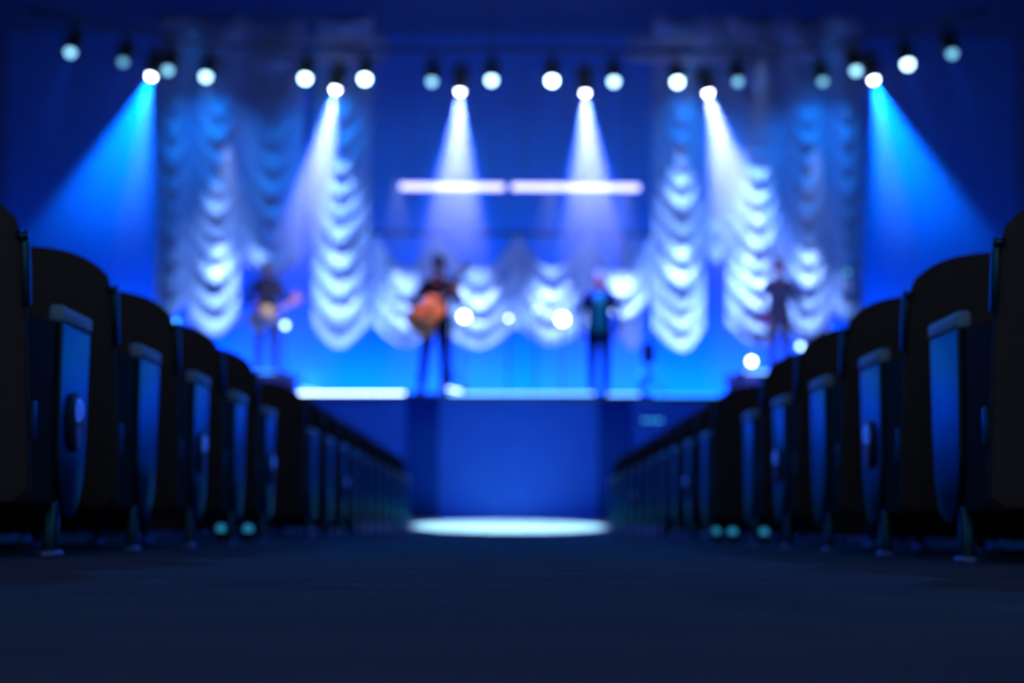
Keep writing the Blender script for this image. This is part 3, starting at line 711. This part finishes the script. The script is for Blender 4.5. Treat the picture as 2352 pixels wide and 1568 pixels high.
def guitar(name, parent_loc, tilt, kind, body_m, lab, s=1.0, top_m=None):
    """body faces the audience (-y); neck along local +z tilted towards viewer right"""
    e = empty(name, parent_loc, lab, 'guitar')
    T = Matrix.Rotation(tilt, 4, 'Y') @ Matrix.Scale(s, 4)
    th = .10 if kind == 'acoustic' else .045
    bm = bmesh.new(); prism(bm, guitar_outline(kind), -th / 2, th / 2, T, .008); flat(link_mesh('body', bm, body_m, e), 40)
    neck_m = mat('guitar_neck', (.45, .2, .12) if kind == 'acoustic' else (.75, .5, .45), .4); dark = mat('fretboard', (.05, .03, .025), .5) if kind == 'acoustic' else mat('pale_fretboard', (.8, .6, .58), .4)
    z0 = .14 if kind == 'electric' else .20
    bm = bmesh.new(); box(bm, (0, -th / 2 - .004, z0 + .21), (.052, .026, .46), .008); bmesh.ops.transform(bm, matrix=T, verts=bm.verts); nk = link_mesh('neck', bm, neck_m, e)
    bm = bmesh.new(); box(bm, (0, -th / 2 - .020, z0 + .20), (.050, .008, .46), .002); bmesh.ops.transform(bm, matrix=T, verts=bm.verts); link_mesh('fretboard', bm, dark, nk)
    bm = bmesh.new(); prism(bm, [(-.026, z0 + .43), (.026, z0 + .43), (.042, z0 + .50), (.034, z0 + .62), (-.034, z0 + .62), (-.042, z0 + .50)], -th / 2 - .016, -th / 2 + .004, T, .003); hs = flat(link_mesh('headstock', bm, neck_m, e))
    bm = bmesh.new()
    for q in (-1, 1):
        for k in range(3): ellipsoid(bm, (q * .052, -th / 2 - .006, z0 + .50 + .04 * k), (.012, .008, .009), None, 10, 6)
    bmesh.ops.transform(bm, matrix=T, verts=bm.verts); link_mesh('tuning_pegs', bm, M_chrome, hs)
    bm = bmesh.new()
    for k in range(6): tube(bm, [((k - 2.5) * .009, -th / 2 - .026, -.13), ((k - 2.5) * .007, -th / 2 - .028, z0 + .44)], .0012, 5)
    bmesh.ops.transform(bm, matrix=T, verts=bm.verts); link_mesh('strings', bm, M_chrome, e)
    bm = bmesh.new(); box(bm, (0, -th / 2 - .010, -.13), (.16 if kind == 'acoustic' else .09, .018, .030), .004); bmesh.ops.transform(bm, matrix=T, verts=bm.verts); link_mesh('bridge', bm, M_black if kind == 'acoustic' else M_chrome, e)
    if kind == 'acoustic':
        bm = bmesh.new(); lathe(bm, [(0, 0), (.050, 0), (.050, .003), (0, .003)], 24, T @ Matrix.Translation((0, -th / 2 - .001, .05)) @ Matrix.Rotation(R(90), 4, 'X')); link_mesh('sound_hole', bm, M_black, e)
    else:
        bm = bmesh.new()
        for z in (-.06, .0, .06): box(bm, (0, -th / 2 - .007, z), (.085, .014, .022), .003)
        bmesh.ops.transform(bm, matrix=T, verts=bm.verts); link_mesh('pickups', bm, M_chrome, e)
        bm = bmesh.new(); prism(bm, [(-.10, -.12), (-.02, -.14), (.06, -.10), (.09, .02), (.06, .11), (-.06, .11), (-.09, 0)], -th / 2 - .003, -th / 2 + .001, T); link_mesh('pickguard', bm, mat('cream_guard', (.95, .78, .70), .3), e)
    return e

dark_jacket = dict(top_n='dark_jacket', top=(.006, .010, .028), leg_n='dark_trousers', leg=(.006, .010, .028), hair_n='dark_hair', hair=(.02, .015, .015))
# leftmost guitarist on the riser
Y1 = 26.2
H1 = (at(610, 597, Y1).z - ZRI)
e1, s1 = person(612, ZRI, Y1, H1, dict(
    L=dict(el=(.33, -.10, 1.13), wr=(.45, -.25, 1.13), hd=(.2, -.05, 1), hn=(0, .9, .1), curl=.9, ts=-1),
    R=dict(el=(-.33, -.03, 1.15), wr=(-.17, -.27, 1.06), hd=(1, -.1, -.25), hn=(0, .8, -.6), curl=.5, ts=1),
    lf=(.14, -.02), rf=(-.13, .02), head_turn=.25), 'leftmost performer in dark top and teal trousers playing a pale guitar',
    dict(top_n='dark_shirt', top=(.006, .010, .028), leg_n='teal_trousers', leg=(.03, .22, .25), hair_n='dark_hair', hair=(.02, .015, .015)), hair_style='short')
pe = at(599, 733, Y1 - .25)
guitar('electric_guitar', (pe.x, Y1 - .25, pe.z), R(62), 'electric', mat('pale_guitar_lacquer', (.80, .85, .42), .3), 'pale cream and yellow green electric guitar held by the leftmost performer', 1.0)
# guitarist with the orange acoustic guitar
Y2 = 23.0
H2 = (at(1007, 590, Y2).z - ZS)
e2, s2 = person(1001, ZS, Y2, H2, dict(
    L=dict(el=(.33, -.08, 1.19), wr=(.265, -.26, 1.31), hd=(.1, -.1, 1), hn=(-.3, .9, 0), curl=.9, ts=-1),
    R=dict(el=(-.31, -.04, 1.16), wr=(-.13, -.27, 1.10), hd=(1, -.1, -.35), hn=(0, .8, -.6), curl=.5, ts=1),
    lf=(.12, -.04), rf=(-.19, .04), lean=.02, head_turn=-.15), 'performer in dark jacket standing at the stage edge with an orange acoustic guitar',
    dark_jacket, hair_style='full')
pe = at(980, 724, Y2 - .25)
guitar('acoustic_guitar', (pe.x, Y2 - .25, pe.z), R(40), 'acoustic', mat('orange_guitar_lacquer', (.95, .28, .06), .3), 'orange acoustic guitar held by the performer at the stage edge', 1.10)
# singer
Y3 = 23.2
H3 = (at(1376, 622, Y3).z - ZS)
e3, s3 = person(1376, ZS, Y3, H3, dict(
    L=dict(el=(.28, .03, 1.14), wr=(.26, -.06, .90), hd=(-.05, .42, -1), hn=(-1, 0, 0), curl=.35, ts=1),
    R=dict(el=(-.28, .03, 1.14), wr=(-.27, -.06, .90), hd=(.05, -.15, -1), hn=(1, 0, 0), curl=.35, ts=1),
    lf=(.09, -.02), rf=(-.09, .02), long=True), 'standing singer in dark jacket over a teal shirt, arms at the sides',
    dict(top_n='navy_jacket', top=(.007, .012, .05), leg_n='dark_trousers', leg=(.006, .010, .028), hair_n='grey_hair', hair=(.06, .04, .04), shirt_n='teal_shirt', shirt=(.02, .42, .38)), hair_style='thin')
# rightmost performer on the riser
Y4 = 26.2
H4 = (at(1787, 597, Y4).z - ZRI)
e4, s4 = person(1789, ZRI, Y4, H4, dict(
    L=dict(el=(.32, .02, 1.15), wr=(.30, -.10, .92), hd=(-.05, -.2, -1), hn=(-1, 0, 0), curl=.35, ts=1),
    R=dict(el=(-.31, -.02, 1.14), wr=(-.24, -.24, 1.08), hd=(-.2, -.6, .1), hn=(0, .1, -1), curl=.9, ts=1),
    lf=(.12, -.02), rf=(-.10, .02), head_turn=-.3, long=True), 'rightmost performer in long dark blue jacket, one forearm raised',
    dict(top_n='blue_jacket', top=(.008, .016, .08), leg_n='dark_trousers', leg=(.006, .010, .028), hair_n='dark_hair', hair=(.02, .015, .015)), hair_style='full')
# magenta tambourine in the raised hand
pt = at(1754, 735, Y4 - .3)
e = empty('tambourine', (pt.x, Y4 - .34, pt.z), 'small magenta tambourine held by the rightmost performer', 'tambourine')
bm = bmesh.new(); lathe(bm, [(.085, -.02), (.095, -.02), (.095, .02), (.085, .02), (.085, -.02)], 28, Matrix.Rotation(R(90), 4, 'X')); link_mesh('hoop', bm, mat('magenta_hoop', (.75, .08, .35), .4), e)
bm = bmesh.new(); lathe(bm, [(0, 0), (.086, 0), (.086, .004), (0, .004)], 28, Matrix.Rotation(R(90), 4, 'X')); link_mesh('drum_skin', bm, mat('magenta_skin', (.8, .1, .4), .4), e)
for k in range(6):
    a = k * PI / 3; bm = bmesh.new(); ellipsoid(bm, (.092 * math.cos(a), 0, .092 * math.sin(a)), (.014, .012, .014), None, 10, 6); link_mesh('jingle', bm, M_chrome, e)
